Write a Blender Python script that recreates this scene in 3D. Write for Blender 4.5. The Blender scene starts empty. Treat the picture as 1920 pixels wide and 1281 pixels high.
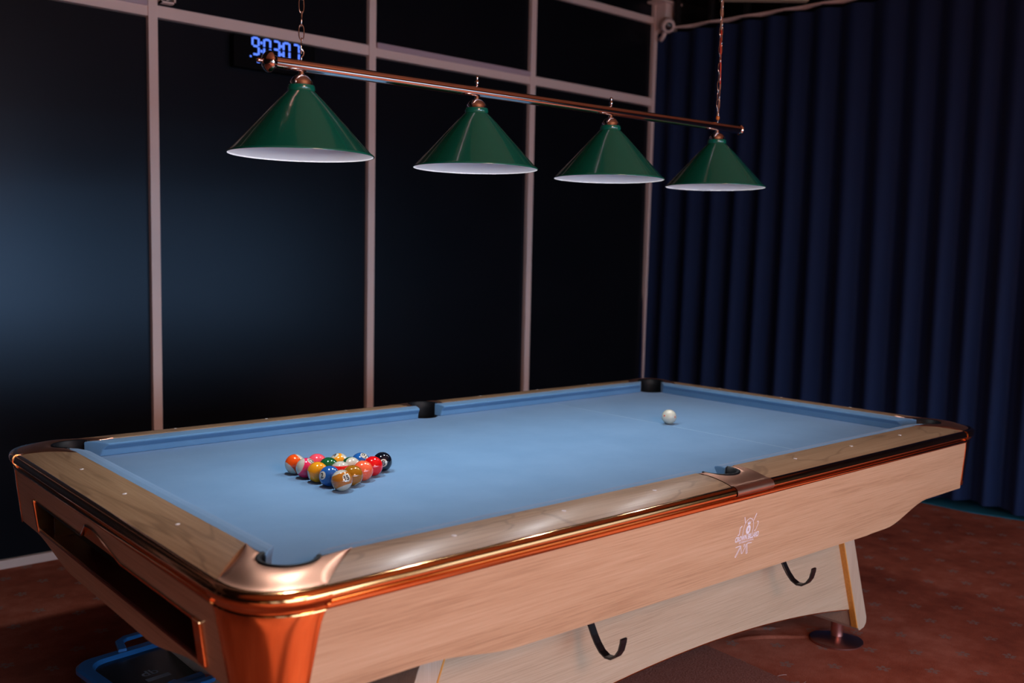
import bpy, bmesh, math, random
from math import sin, cos, pi, radians, sqrt, atan2
from mathutils import Vector, Matrix
random.seed(7)
SC = bpy.context.scene
COL = SC.collection
H = 0.785                      # height of the table bed above the floor; everything below is in bed coordinates
EXPO = 0.0

# ---------------------------------------------------------------- camera, light, exposure
cd = bpy.data.cameras.new('camera'); cam = bpy.data.objects.new('camera', cd); COL.objects.link(cam)
cam.location = (-0.87109, -1.62202, 0.63031)
cam.rotation_euler = (1.47874753, -0.0210297, -0.71834688)
cd.sensor_width = 36; cd.lens = 1784.69 * 36 / 1920
cd.clip_start = 0.02; cd.clip_end = 60
cd.dof.use_dof = True; cd.dof.focus_distance = 2.75; cd.dof.aperture_fstop = 2.5
SC.camera = cam
SC.view_settings.view_transform = 'Standard'; SC.view_settings.look = 'None'
SC.view_settings.gamma = 1; SC.view_settings.exposure = EXPO
try: SC.view_settings.use_curve_mapping = False
except Exception: pass

w = bpy.data.worlds.new('world'); SC.world = w; w.use_nodes = True
w.node_tree.nodes['Background'].inputs[0].default_value = (0.45, 0.6, 1, 1)
w.node_tree.nodes['Background'].inputs[1].default_value = 0.1

def area(name, loc, rot, sx, sy, power, color, spread=180, shape='RECTANGLE'):
    l = bpy.data.lights.new(name, 'AREA'); l.shape = shape; l.size = sx
    if shape in ('RECTANGLE', 'ELLIPSE'): l.size_y = sy
    l.energy = power; l.color = color; l.spread = radians(spread)
    o = bpy.data.objects.new(name, l); COL.objects.link(o); o.location = loc; o.rotation_euler = rot
    return o
# daylight through the two windows behind the camera
WIN = [(-3.6, -2.2), (-1.5, 0.35), (0.45, 2.35), (2.8, 5.3)]
WZ0, WZ1 = -.55, 1.0
for i, (a, b) in enumerate(WIN):
    area('window_daylight', ((a+b)/2, -4.12, (WZ0+WZ1)/2), (radians(61), 0, 0), (b-a)-.1, WZ1-WZ0, (6, 36, 44, 24)[i], (0.56, 0.76, 1.0), 120)
sl = bpy.data.lights.new('sun', 'SUN'); sl.energy = 11; sl.color = (1, .9, .8); sl.angle = radians(.6)
so_ = bpy.data.objects.new('sun', sl); COL.objects.link(so_); so_.location = (2, -8, 4)
so_.rotation_euler = Vector((.30, -1, .50)).to_track_quat('Z', 'Y').to_euler()
# added warm fill behind the camera, aimed at the near side of the table
area('warm_fill_light', (0.1, -2.75, 1.35), (radians(68), 0, radians(-12)), 0.8, 0.45, 30, (1.0, 0.50, 0.34), 170)
area('warm_ceiling_fill', (0.9, -2.5, 1.0), (radians(180), 0, 0), 1.6, 0.6, 21, (1.0, 0.66, 0.48), 170)  # added unseen fill, lights the front ceiling so the lamp bar reflects it
area('warm_side_fill', (-4.05, -3.2, 0.2), (radians(90), 0, radians(-90)), 1.2, 1.2, 1.0, (1.0, 0.72, 0.5), 160)  # added unseen fill for the orange reflection in the copper corner leg

# ---------------------------------------------------------------- helpers
def link(o, parent=None, label=None, cat=None, group=None, kind=None):
    COL.objects.link(o)
    if parent is not None: o.parent = parent
    if label: o['label'] = label
    if cat: o['category'] = cat
    if group: o['group'] = group
    if kind: o['kind'] = kind
    return o
def tag(o, label=None, cat=None, group=None, kind=None):
    if label: o['label'] = label
    if cat: o['category'] = cat
    if group: o['group'] = group
    if kind: o['kind'] = kind
    return o
def mk(name, V, F, mat, parent=None, smooth=False, fix=True, **kw):
    me = bpy.data.meshes.new(name)
    bm = bmesh.new()
    vs = [bm.verts.new(v) for v in V]
    for f in F:
        try:
            ff = bm.faces.new([vs[i] for i in f]); ff.smooth = smooth
        except ValueError: pass
    bmesh.ops.remove_doubles(bm, verts=bm.verts, dist=1e-6)
    if fix: bmesh.ops.recalc_face_normals(bm, faces=bm.faces)
    bm.to_mesh(me); bm.free()
    if mat:
        me.materials.append(mat)
    return link(bpy.data.objects.new(name, me), parent, **kw)
def empty(name, loc=(0, 0, 0), parent=None, **kw):
    o = bpy.data.objects.new(name, None); o.location = loc; o.empty_display_size = .05
    return link(o, parent, **kw)
def boxg(x0, y0, z0, x1, y1, z1, off=0):
    V = [(x0,y0,z0),(x1,y0,z0),(x1,y1,z0),(x0,y1,z0),(x0,y0,z1),(x1,y0,z1),(x1,y1,z1),(x0,y1,z1)]
    F = [(0,3,2,1),(4,5,6,7),(0,1,5,4),(1,2,6,5),(2,3,7,6),(3,0,4,7)]
    return V, [tuple(i+off for i in f) for f in F]
def box(name, x0, y0, z0, x1, y1, z1, mat, parent=None, bevel=0, **kw):
    V, F = boxg(x0, y0, z0, x1, y1, z1)
    o = mk(name, V, F, mat, parent, **kw)
    if bevel:
        bm = bmesh.new(); bm.from_mesh(o.data)
        bmesh.ops.bevel(bm, geom=list(bm.edges), offset=bevel, segments=2, affect='EDGES', profile=.6)
        bm.to_mesh(o.data); bm.free()
    return o
def boxes(name, L, mat, parent=None, **kw):
    V = []; F = []
    for b in L:
        v, f = boxg(*b, off=len(V)); V += v; F += f
    return mk(name, V, F, mat, parent, fix=False, **kw)
def lathe(name, prof, mat, parent=None, seg=48, axis='Z', loc=(0,0,0), smooth=True, **kw):
    V = []; F = []; n = len(prof)
    for i in range(seg):
        a = 2*pi*i/seg
        for r, z in prof:
            p = (r*cos(a), r*sin(a), z)
            if axis == 'X': p = (p[2], p[0], p[1])
            V.append(p)
    for i in range(seg):
        j = (i+1) % seg
        for k in range(n-1):
            F.append((i*n+k, j*n+k, j*n+k+1, i*n+k+1))
    o = mk(name, V, F, mat, parent, smooth=smooth, **kw); o.location = loc
    return o
def grid(name, rows, mat, parent=None, smooth=False, closed_u=False, closed_v=False, caps=False, **kw):
    n = len(rows[0]); m = len(rows); V = [p for r in rows for p in r]; F = []
    for i in range(m if closed_u else m-1):
        for k in range(n if closed_v else n-1):
            F.append((i*n+k, ((i+1) % m)*n+k, ((i+1) % m)*n+(k+1) % n, i*n+(k+1) % n))
    if caps: F.append(tuple(range(n))); F.append(tuple((m-1)*n+k for k in range(n)))
    return mk(name, V, F, mat, parent, smooth=smooth, **kw)
def tube(name, pts, r, mat, parent=None, seg=8, closed=False, flat=None, **kw):
    """sweep a circle (or a flat bar: flat=(width,thick,width_axis)) along pts"""
    pts = [Vector(p) for p in pts]; rows = []
    n = len(pts); up = None
    for i, p in enumerate(pts):
        t = (pts[(i+1) % n] - pts[i-1]) if closed else (pts[min(i+1, n-1)] - pts[max(i-1, 0)])
        t.normalize()
        if flat:
            s = Vector(flat[2]); q = t.cross(s).normalized()
            a, b = flat[0]/2, flat[1]/2; c = min(a, b)*.35
            rows.append([tuple(p + s*u + q*v) for u, v in ((-a+c,-b),(a-c,-b),(a,-b+c),(a,b-c),(a-c,b),(-a+c,b),(-a,b-c),(-a,-b+c))])
        else:
            if up is None: up = t.orthogonal().normalized()
            up = (up - t*up.dot(t)).normalized(); q = t.cross(up)
            rows.append([tuple(p + up*r*cos(2*pi*k/seg) + q*r*sin(2*pi*k/seg)) for k in range(seg)])
    return grid(name, rows, mat, parent, smooth=not flat, closed_u=closed, closed_v=True, caps=not closed, **kw)
def bevel_mod(o, wd, seg=2):
    bm = bmesh.new(); bm.from_mesh(o.data)
    es = [e for e in bm.edges if len(e.link_faces) == 2 and e.calc_face_angle(0) > radians(40)]
    bmesh.ops.bevel(bm, geom=es, offset=wd, segments=seg, affect='EDGES', profile=.6)
    bm.to_mesh(o.data); bm.free()

# ---------------------------------------------------------------- materials
def new(name):
    m = bpy.data.materials.new(name); m.use_nodes = True
    nt = m.node_tree; b = nt.nodes['Principled BSDF']
    return m, nt, b
def plain(name, c, rough=.5, metal=0, coat=0, spec=None, ior=None):
    m, nt, b = new(name)
    b.inputs['Base Color'].default_value = (*c, 1); b.inputs['Roughness'].default_value = rough
    b.inputs['Metallic'].default_value = metal; b.inputs['Coat Weight'].default_value = coat
    b.inputs['Coat Roughness'].default_value = .05
    if spec is not None: b.inputs['Specular IOR Level'].default_value = spec
    if ior: b.inputs['IOR'].default_value = ior
    return m
def N(nt, t, **kw):
    n = nt.nodes.new(t)
    for k, v in kw.items(): setattr(n, k, v)
    return n
def ramp(nt, stops):
    n = nt.nodes.new('ShaderNodeValToRGB'); e = n.color_ramp.elements
    while len(e) < len(stops): e.new(.5)
    for i, (p, c) in enumerate(stops): e[i].position = p; e[i].color = (*c, 1) if len(c) == 3 else c
    return n
def noise(nt, scale, detail=4, rough=.5, mapscale=(1, 1, 1), dist=0, coord='Object'):
    tc = N(nt, 'ShaderNodeTexCoord'); mp = N(nt, 'ShaderNodeMapping'); mp.inputs['Scale'].default_value = mapscale
    n = N(nt, 'ShaderNodeTexNoise'); n.inputs['Scale'].default_value = scale; n.inputs['Detail'].default_value = detail
    n.inputs['Roughness'].default_value = rough; n.inputs['Distortion'].default_value = dist
    nt.links.new(tc.outputs[coord], mp.inputs[0]); nt.links.new(mp.outputs[0], n.inputs['Vector'])
    return n
def bump(nt, b, src, strength, dist=.001):
    bp = N(nt, 'ShaderNodeBump'); bp.inputs['Strength'].default_value = strength; bp.inputs['Distance'].default_value = dist
    nt.links.new(src, bp.inputs['Height']); nt.links.new(bp.outputs[0], b.inputs['Normal']); return bp
def wood(name, c0, c1, c2, along='x', rough=.4, fine=1.0, coat=0., knots=False):
    m, nt, b = new(name)
    ms = {'x': (.05, 1, 1), 'y': (1, .05, 1), 'z': (1, 1, .05)}[along]
    n1 = noise(nt, 310*fine, 5, .65, {'x': (.018, 1, 1), 'y': (1, .018, 1), 'z': (1, 1, .018)}[along], .2)
    n2 = noise(nt, 14*fine, 3, .5, ms, .8)
    r = ramp(nt, [(.30, c0), (.48, c1), (.70, c2)])
    mx = N(nt, 'ShaderNodeMath', operation='MULTIPLY_ADD'); mx.inputs[1].default_value = .62
    nt.links.new(n1.outputs[0], mx.inputs[0])
    m2 = N(nt, 'ShaderNodeMath', operation='MULTIPLY'); m2.inputs[1].default_value = .38
    nt.links.new(n2.outputs[0], m2.inputs[0]); nt.links.new(m2.outputs[0], mx.inputs[2])
    nt.links.new(mx.outputs[0], r.inputs[0])
    out = r.outputs[0]
    if knots:
        ms2 = {'x': (.22, 1, 1), 'y': (1, .22, 1)}[along]
        k = noise(nt, 7, 2, .4, ms2, 1.6)
        wv = N(nt, 'ShaderNodeMath', operation='MULTIPLY'); wv.inputs[1].default_value = 26
        sn = N(nt, 'ShaderNodeMath', operation='SINE'); pw = ramp(nt, [(.84, (0, 0, 0)), (1.0, (1, 1, 1))])
        nt.links.new(k.outputs[0], wv.inputs[0]); nt.links.new(wv.outputs[0], sn.inputs[0]); nt.links.new(sn.outputs[0], pw.inputs[0])
        mixc = N(nt, 'ShaderNodeMixRGB', blend_type='MIX'); mixc.inputs[2].default_value = (c0[0]*.45, c0[1]*.4, c0[2]*.35, 1)
        f = N(nt, 'ShaderNodeMath', operation='MULTIPLY'); f.inputs[1].default_value = .35
        nt.links.new(pw.outputs[0], f.inputs[0]); nt.links.new(f.outputs[0], mixc.inputs[0]); nt.links.new(out, mixc.inputs[1]); out = mixc.outputs[0]
    nt.links.new(out, b.inputs['Base Color'])
    b.inputs['Roughness'].default_value = rough; b.inputs['Coat Weight'].default_value = coat; b.inputs['Coat Roughness'].default_value = .22
    bump(nt, b, n1.outputs[0], .25, .0006)
    return m
def cloth_mat():
    m, nt, b = new('blue_billiard_cloth')
    n = noise(nt, 900, 3, .7); n2 = noise(nt, 5, 4, .6)
    r = ramp(nt, [(.3, (.100, .245, .43)), (.7, (.122, .275, .47))]); nt.links.new(n2.outputs[0], r.inputs[0])
    nt.links.new(r.outputs[0], b.inputs['Base Color']); b.inputs['Roughness'].default_value = .85
    b.inputs['Sheen Weight'].default_value = .25; b.inputs['Sheen Roughness'].default_value = .4
    b.inputs['Specular IOR Level'].default_value = .2
    bump(nt, b, n.outputs[0], .2, .0004); return m
def copper_mat(name='copper_metal', c=(.96, .42, .14), rough=.13, brushed=False):
    m, nt, b = new(name); b.inputs['Metallic'].default_value = 1; b.inputs['Base Color'].default_value = (*c, 1)
    n = noise(nt, 30 if brushed else 9, 5, .6, (1, 1, 1), .5)
    r = N(nt, 'ShaderNodeMapRange'); r.inputs['To Min'].default_value = rough*.8; r.inputs['To Max'].default_value = rough*1.4
    nt.links.new(n.outputs[0], r.inputs['Value']); nt.links.new(r.outputs[0], b.inputs['Roughness'])
    if brushed: bump(nt, b, n.outputs[0], .06, .002)
    else: b.inputs['Coat Weight'].default_value = 1.; b.inputs['Coat Roughness'].default_value = .08
    return m
CLOTH = cloth_mat()
COPPER = copper_mat()
COPPERB = copper_mat('brushed_copper', (.68, .355, .24), .34, True)
CHROME = copper_mat('rosy_chrome', (.80, .66, .60), .09)
SILVER = plain('polished_silver', (.75, .75, .76), .12, 1)
OAKX = wood('pink_oak_veneer_long', (.34, .178, .092), (.56, .33, .185), (.67, .43, .265), 'x', .42)
OAKY = wood('pink_oak_veneer_short', (.34, .178, .092), (.56, .33, .185), (.67, .43, .265), 'y', .42)
OAKZ = wood('oak_veneer_upright', (.42, .29, .20), (.54, .39, .28), (.62, .47, .36), 'z', .42)
OAKP = wood('pale_oak_veneer', (.38, .26, .165), (.54, .38, .25), (.64, .48, .34), 'x', .42)
RAILX = wood('lacquered_rail_wood_long', (.17, .100, .050), (.32, .205, .112), (.44, .30, .175), 'x', .40, .7, .15, True)
RAILY = wood('lacquered_rail_wood_short', (.17, .100, .050), (.32, .205, .112), (.44, .30, .175), 'y', .40, .7, .15, True)
BLACK = plain('black_leather', (.006, .007, .009), .5, spec=.25)
BLACKM = plain('black_enamel', (.008, .008, .010), .3, 0, .3)
PEARL = plain('pearl_inlay', (.75, .73, .72), .2)
LINE = plain('chalk_line', (.30, .46, .62), .9)
WHITEP = plain('pinkish_white_frame', (.86, .68, .62), .45)
PRINT = plain('white_print', (.86, .80, .86), .5)

def carpet_mat():
    m, nt, b = new('rust_carpet_with_small_flowers')
    tc = N(nt, 'ShaderNodeTexCoord'); sp = N(nt, 'ShaderNodeSeparateXYZ'); nt.links.new(tc.outputs['Object'], sp.inputs[0])
    def M(op, a, b_=None, c=None):
        n = N(nt, 'ShaderNodeMath', operation=op)
        for i, v in enumerate((a, b_, c)):
            if v is None: continue
            if isinstance(v, (int, float)): n.inputs[i].default_value = v
            else: nt.links.new(v, n.inputs[i])
        return n.outputs[0]
    nz = noise(nt, 16, 2, .5); jit = M('MULTIPLY', M('SUBTRACT', nz.outputs[0], .5), .03)
    u = M('ADD', M('SUBTRACT', sp.outputs[0], sp.outputs[1]), jit); v = M('ADD', M('ADD', sp.outputs[0], sp.outputs[1]), jit)
    fu = M('SUBTRACT', M('FRACT', M('ADD', M('DIVIDE', M('SUBTRACT', u, 1.85), .2345), 100.5)), .5)
    fv = M('SUBTRACT', M('FRACT', M('ADD', M('DIVIDE', M('SUBTRACT', v, 2.155), .2255), 100.5)), .5)
    ang = M('ARCTAN2', fv, fu); rad = M('SQRT', M('ADD', M('POWER', fu, 2), M('POWER', fv, 2)))
    pet = M('MULTIPLY_ADD', M('ABSOLUTE', M('COSINE', M('MULTIPLY', ang, 2.5))), .105, .05)
    msk = M('LESS_THAN', rad, pet)
    hole = M('GREATER_THAN', rad, .035)
    msk = M('MULTIPLY', msk, hole)
    fz = noise(nt, 260, 3, .7); brk = M('GREATER_THAN', fz.outputs[0], .44)
    msk = M('MULTIPLY', M('MULTIPLY', msk, brk), .8)
    big = noise(nt, 1.6, 4, .6); med = noise(nt, 9, 4, .65)
    mm = M('ADD', M('MULTIPLY', big.outputs[0], .6), M('MULTIPLY', med.outputs[0], .4))
    r = ramp(nt, [(.32, (.19, .042, .025)), (.50, (.36, .090, .050)), (.68, (.52, .17, .11))]); nt.links.new(mm, r.inputs[0])
    fib = N(nt, 'ShaderNodeMixRGB', blend_type='MULTIPLY'); fib.inputs[0].default_value = .45
    fr = ramp(nt, [(.3, (.45, .45, .45)), (.7, (1.3, 1.3, 1.3))]); nt.links.new(fz.outputs[0], fr.inputs[0])
    nt.links.new(r.outputs[0], fib.inputs[1]); nt.links.new(fr.outputs[0], fib.inputs[2])
    mx = N(nt, 'ShaderNodeMixRGB'); mx.inputs[2].default_value = (.26, .20, .18, 1)
    nt.links.new(msk, mx.inputs[0]); nt.links.new(fib.outputs[0], mx.inputs[1]); nt.links.new(mx.outputs[0], b.inputs['Base Color'])
    b.inputs['Roughness'].default_value = .95; b.inputs['Specular IOR Level'].default_value = .1
    bump(nt, b, fz.outputs[0], .8, .004)
    return m
CARPET = carpet_mat()
def noisy(name, a, b_, scale, rough=.9, bmp=.3, dist=.002, ms=(1,1,1), spec=.3, ior=None):
    m, nt, b = new(name); n = noise(nt, scale, 4, .6, ms); r = ramp(nt, [(.3, a), (.7, b_)])
    nt.links.new(n.outputs[0], r.inputs[0]); nt.links.new(r.outputs[0], b.inputs['Base Color'])
    b.inputs['Roughness'].default_value = rough; b.inputs['Specular IOR Level'].default_value = spec
    if ior: b.inputs['IOR'].default_value = ior
    if bmp: bump(nt, b, n.outputs[0], bmp, dist)
    return m
CARPET2 = noisy('mauve_carpet_pile', (.20, .075, .055), (.34, .15, .12), 160, .95, .8, .004, spec=.1)
TEAL = noisy('teal_carpet', (.008, .12, .19), (.012, .18, .27), 120, .9, .4)
CURT = noisy('navy_curtain_fabric', (.003, .013, .052), (.006, .022, .085), 220, .8, .5, .002, (1, 1, 3))
CURT.node_tree.nodes['Principled BSDF'].inputs['Sheen Weight'].default_value = .12
CURT.node_tree.nodes['Principled BSDF'].inputs['Sheen Tint'].default_value = (.3, .45, 1, 1)
PANEL = noisy('black_satin_panel', (.0045, .005, .007), (.006, .0065, .009), 3, .29, 0, spec=.33)
PANEL.node_tree.nodes['Principled BSDF'].inputs['Specular Tint'].default_value = (.50, .72, 1, 1)
DARK = plain('dark_wall_paint', (.006, .005, .006), .8)
DARKC = plain('dark_ceiling', (.008, .006, .006), .9)

# ---------------------------------------------------------------- the room
YW = 2.87
box('floor', -4.2, -4.4, -H-.1, 6.2, YW+.2, -H, CARPET, kind='structure')
box('ceiling', -4.2, .9, 2.46, 6.2, YW+.2, 2.56, DARKC, kind='structure')
box('ceiling_front', -4.2, -4.4, 2.46, 6.2, .9, 2.56, plain('tan_ceiling', (.50, .29, .18), .8), kind='structure')  # unseen half, coloured tan to give warm reflections in bar and trim
box('wall_left', -4.3, -4.4, -H, -4.2, YW+.2, 2.46, DARK, kind='structure')
box('wall_right', 5.6, -4.4, -H, 5.7, YW+.2, 2.46, DARK, kind='structure')
wb = box('wall_back', -4.2, YW+.02, -H, 5.6, YW+.14, 2.46, DARK, kind='structure')
mull = [-3.90, -2.72, -1.53, -.35, .820, 2.004, 3.176, 4.318]
rowsz = [(-H+.04, 1.675), (1.735, 2.235), (2.28, 2.45)]
for i in range(len(mull)-1):
    for (z0, z1) in rowsz:
        p = box('panel', mull[i]+.021, YW, z0+.002, mull[i+1]-.021, YW+.018, z1-.002, PANEL, wb, bevel=.0015)
t = 1
for x in mull:
    box('trim_%d' % t, x-.0215, YW-.028, -H, x+.0215, YW+.02, 2.455, WHITEP, kind='structure', bevel=.002); t += 1
for i in range(len(mull)-1):
    x0, x1 = mull[i]+.0215, mull[i+1]-.0215
    box('trim_%d' % t, x0, YW-.022, 1.678, x1, YW+.02, 1.732, WHITEP, kind='structure', bevel=.002); t += 1
    if i in (3, 5):
        box('trim_%d' % t, x0+.004, YW-.034, 1.722, x1-.004, YW-.002, 1.752, plain('mauve_ledge', (.52, .40, .46), .45) if t < 40 else WHITEP, kind='structure', bevel=.003); t += 1
    box('trim_%d' % t, x0, YW-.022, 2.236, x1, YW+.02, 2.280, WHITEP, kind='structure', bevel=.002); t += 1
box('baseboard_back', -4.2, YW-.016, -H, 4.33, YW+.02, -H+.038, WHITEP, kind='structure', bevel=.002)
# front wall with the two window openings (behind the camera)
L = []; xs = [-4.2] + [v for a in WIN for v in a] + [5.6]
for k in range(0, len(xs)-1, 2): L.append((xs[k], -4.4, -H, xs[k+1], -4.28, 2.46))
for a, b in WIN: L += [(a, -4.4, -H, b, -4.28, WZ0), (a, -4.4, WZ1, b, -4.28, 2.46)]
boxes('wall_front', L, plain('front_wall_paint', (.26, .18, .14), .85), kind='structure')
for i, (a, b) in enumerate(WIN):
    f = boxes('window_%d' % (i+1), [(a, -4.36, WZ0, a+.04, -4.3, WZ1), (b-.04, -4.36, WZ0, b, -4.3, WZ1), (a, -4.36, WZ0, b, -4.3, WZ0+.04), (a, -4.36, WZ1-.04, b, -4.3, WZ1), ((a+b)/2-.02, -4.36, WZ0+.02, (a+b)/2+.02, -4.3, WZ1-.02)], WHITEP, kind='structure')
# loose strip of mauve carpet that overlaps the patterned one under the table
V = []; 
edge = [(1.905, .44), (1.900, .33), (1.893, .22), (1.884, .10), (1.878, -.02), (1.872, -.16), (1.868, -.32)]
rows = []
for (x, y) in edge:
    rows.append([(x+random.uniform(-.004, .004), y, -H+.0005), (x-.004, y, -H+.004), (x-.05, y+.002, -H+.005), (x-.55, y+.02, -H+.005), (x-1.1, y+.04, -H+.005)])
o = grid('carpet_offcut', rows, CARPET2, smooth=False); tag(o, 'plain mauve carpet piece with frayed edge lying under the pool table', 'carpet')
for i in range(3):
    y = -.05+.1*i*.8
    tube('thread', [(1.88, y, -H+.006), (1.90, y-.01, -H+.008), (1.915+random.random()*.02, y-.03*random.random(), -H+.004)], .0007, plain('frayed_thread', (.55, .42, .38), .9), o, seg=5)
# folds of the carpet near the foot
def fold(a, b, hgt, wd):
    a = Vector(a); b = Vector(b); d = (b-a).normalized(); s = Vector((-d.y, d.x, 0)); rows = []
    for i in range(9):
        t_ = i/8; p = a.lerp(b, t_) + s*.01*sin(t_*5); hh = hgt*sin(pi*t_)**.6
        rows.append([tuple(p + s*wd*k + Vector((0, 0, -H-.002+(hh+.002)*math.exp(-(k*2.2)**2)))) for k in (-1, -.6, -.3, 0, .3, .6, 1)])
    return rows
fl = bpy.data.objects['floor']
for a, b in (((1.95, .55, 0), (2.28, .36, 0)), ((2.02, .40, 0), (2.30, .24, 0))):
    grid('carpet_fold', fold(a, b, .009, .03), CARPET, fl, smooth=True)
# teal strip along the curtain
rows = []
for i in range(25):
    y = 2.8-i*.24; xc = 4.33+.13*(2.88-y)
    rows.append([(xc+.03-.045*math.exp(-((y-.66)/.22)**2), y, -H+.001), (xc+.03-.045*math.exp(-((y-.66)/.22)**2), y, -H+.006), (5.5, y, -H+.006)])
tag(grid('carpet_runner', rows, TEAL), 'teal carpet strip showing under the hem of the navy curtain', 'carpet')

# curtain
def xcur(y): return 4.335+.13*(2.88-y)
rows = []; ny = 620; nz = 26
for k in range(nz+1):
    f = k/nz; z = 2.165+(-H+.02-2.165)*f
    row = []
    for i in range(ny+1):
        y = 2.90-i*(5.4/ny); s = 2.90-y
        ph = 2*pi*s/.175 + .9*sin(s*2.1) + .5*sin(s*5.3+1) + f*.5*sin(s*3.1)
        amp = .032+.022*f + .008*sin(s*1.7)
        dx = -amp*(.5+.5*sin(ph))**1.15*1.5 + .012*sin(ph*2+.7)*f
        zz = z + (0 if f < .9 else (.035*(f-.9)/.1)*(math.exp(-((y-.66)/.22)**2)))
        row.append((xcur(y) + .035 + dx - .02*f*sin(s*2.2), y + .010*cos(ph)*(1-f*.4), zz + (.012*s/5)))
    rows.append(row)
cur = grid('curtain', rows, CURT, smooth=True)
tag(cur, 'floor-length navy blue pleated curtain along the right side of the room', 'curtain')
# track with scalloped heading
trk = empty('curtain_track', (0, 0, 0)); tag(trk, 'pinkish curtain track above the navy curtain', 'curtain track')
rows = []
for i in range(90):
    y = 2.86-i*.06; s = 2.9-y; x = xcur(y)-.018+.006*sin(2*pi*s/.26); z = 2.19+.0024*s*1
    rr = .007+.006*sin(2*pi*s/.26)
    rows.append([(x-.012, y, z-rr), (x+.02, y, z-rr), (x+.02, y, z+.007), (x-.012, y, z+.007)])
grid('track_rail', rows, WHITEP, trk, closed_v=True, caps=True)
for i in range(18):
    y = 2.7-i*.26; x = xcur(y)
    box('track_bracket', x-.01, y-.012, 2.19, x+.03, y+.012, 2.455, DARKC, trk)

# ---------------------------------------------------------------- pool table
TX, TY = 2.54, 1.27
C = .047; ZR = .047; ZN = .040
tb = empty('pool_table', (TX/2, TY/2, -H))
tag(tb, 'large pool table with blue cloth, oak veneer body and copper trim', 'pool table')
ORG = Vector((TX/2, TY/2, -H))
def reb(o):      # objects are modelled in bed coordinates; keep them there under the parent empty
    o.location = Vector(o.location) - ORG if o.parent is tb else o.location
    return o
# quadrant map: corner (0,0) to any corner
def qmap(ix, iy):
    return lambda p: ((TX-p[0]) if ix else p[0], (TY-p[1]) if iy else p[1], p[2])
CC = (-.018, -.018); PR = .060        # corner pocket
SY = -.058; SR = .058                 # side pocket centre / radius
# bed cloth with pocket cut-outs
def arc(cx, cy, r, a0, a1, n): return [(cx+r*cos(a0+(a1-a0)*i/n), cy+r*sin(a0+(a1-a0)*i/n)) for i in range(n+1)]
def bed_outline():
    e = .05
    q = PR*.98
    P = []
    # corner arcs bulge inward of the bed
    def corner(ix, iy):
        c = qmap(ix, iy)
        s = sqrt(q*q-(e+CC[0])**2)
        a0 = atan2(-e-CC[1], s); a1 = atan2(s, -e-CC[0])
        pts = [(CC[0]+q*cos(a0+(a1-a0)*i/14), CC[1]+q*sin(a0+(a1-a0)*i/14)) for i in range(15)]   # from bottom edge to left edge
        return [c((x, y, 0)) for x, y in pts]
    def side(iy):
        s = sqrt(q*q-.0) if False else sqrt((SR*.98)**2-(e+SY)**2) if abs(e+SY) < SR else .05
        a0 = atan2(-e-SY, -s); a1 = atan2(-e-SY, s)
        if a0 < 0: a0 += 2*pi
        pts = [(TX/2+SR*.98*cos(a0+(a1-a0)*i/14), SY+SR*.98*sin(a0+(a1-a0)*i/14)) for i in range(15)]
        return [(x, (TY-y) if iy else y, 0) for x, y in pts]
    P += corner(0, 0)[::-1]; P += side(0); P += corner(1, 0); P += corner(1, 1)[::-1]; P += side(1)[::-1]; P += corner(0, 1)
    return P
def prism(name, P, z0, z1, mat, parent, **kw):
    n = len(P); V = [(p[0], p[1], z1) for p in P] + [(p[0], p[1], z0) for p in P]
    F = [tuple(range(n)), tuple(range(2*n-1, n-1, -1))] + [(i, (i+1) % n, n+(i+1) % n, n+i) for i in range(n)]
    me_o = mk(name, V, F, mat, parent, **kw)
    bm = bmesh.new(); bm.from_mesh(me_o.data); bmesh.ops.triangulate(bm, faces=[f for f in bm.faces if len(f.verts) > 4]); bm.to_mesh(me_o.data); bm.free()
    return me_o
reb(prism('bed_cloth', bed_outline(), -.03, 0, CLOTH, tb))
reb(box('head_string', 1.9035, .0, .0, 1.9062, TY, .0004, LINE, tb))
# cushions: six, profile from wood edge to nose to bed
def cushion(fm, a0, a1, c0, c1, axis):
    """a0..a1: nose ends along the rail, c0/c1: how far the back end moves past the nose end"""
    prof = [(C, ZR-.0015), (C*.6, ZR-.001), (.012, ZN+.0035), (.003, ZN+.001), (0, ZN-.002), (.003, ZN-.007), (.012, .022), (.016, .0)]
    prof += [(C, 0.0)]
    rows = []; n = 40
    for i in range(n+1):
        t_ = i/n; row = []
        for d, z in prof:
            u0 = a0 - c0*min(d/C, 1.2); u1 = a1 + c1*min(d/C, 1.2)
            # soft rounding at the nose tips
            row.append(fm((u0+(u1-u0)*t_, -d, z)))
        rows.append(row)
    o = grid('cushion', rows, CLOTH, tb, closed_v=True, caps=True)
    bevel_mod(o, .0035, 2)
    for p in o.data.polygons: p.use_smooth = False
    reb(o)
CE = .076; SE = .0575
for iy in (0, 1):
    m_ = qmap(0, iy)
    cushion(m_, CE, TX/2-SE, .058, -.004+.016, 'x'); cushion(m_, TX/2+SE, TX-CE, .012, .058, 'x')
for ix in (0, 1):
    def my(p, ix=ix):
        x = p[1]; return ((TX-x) if ix else x, p[0], p[2])
    cushion(my, CE, TY-CE, .058, .058, 'y')
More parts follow.
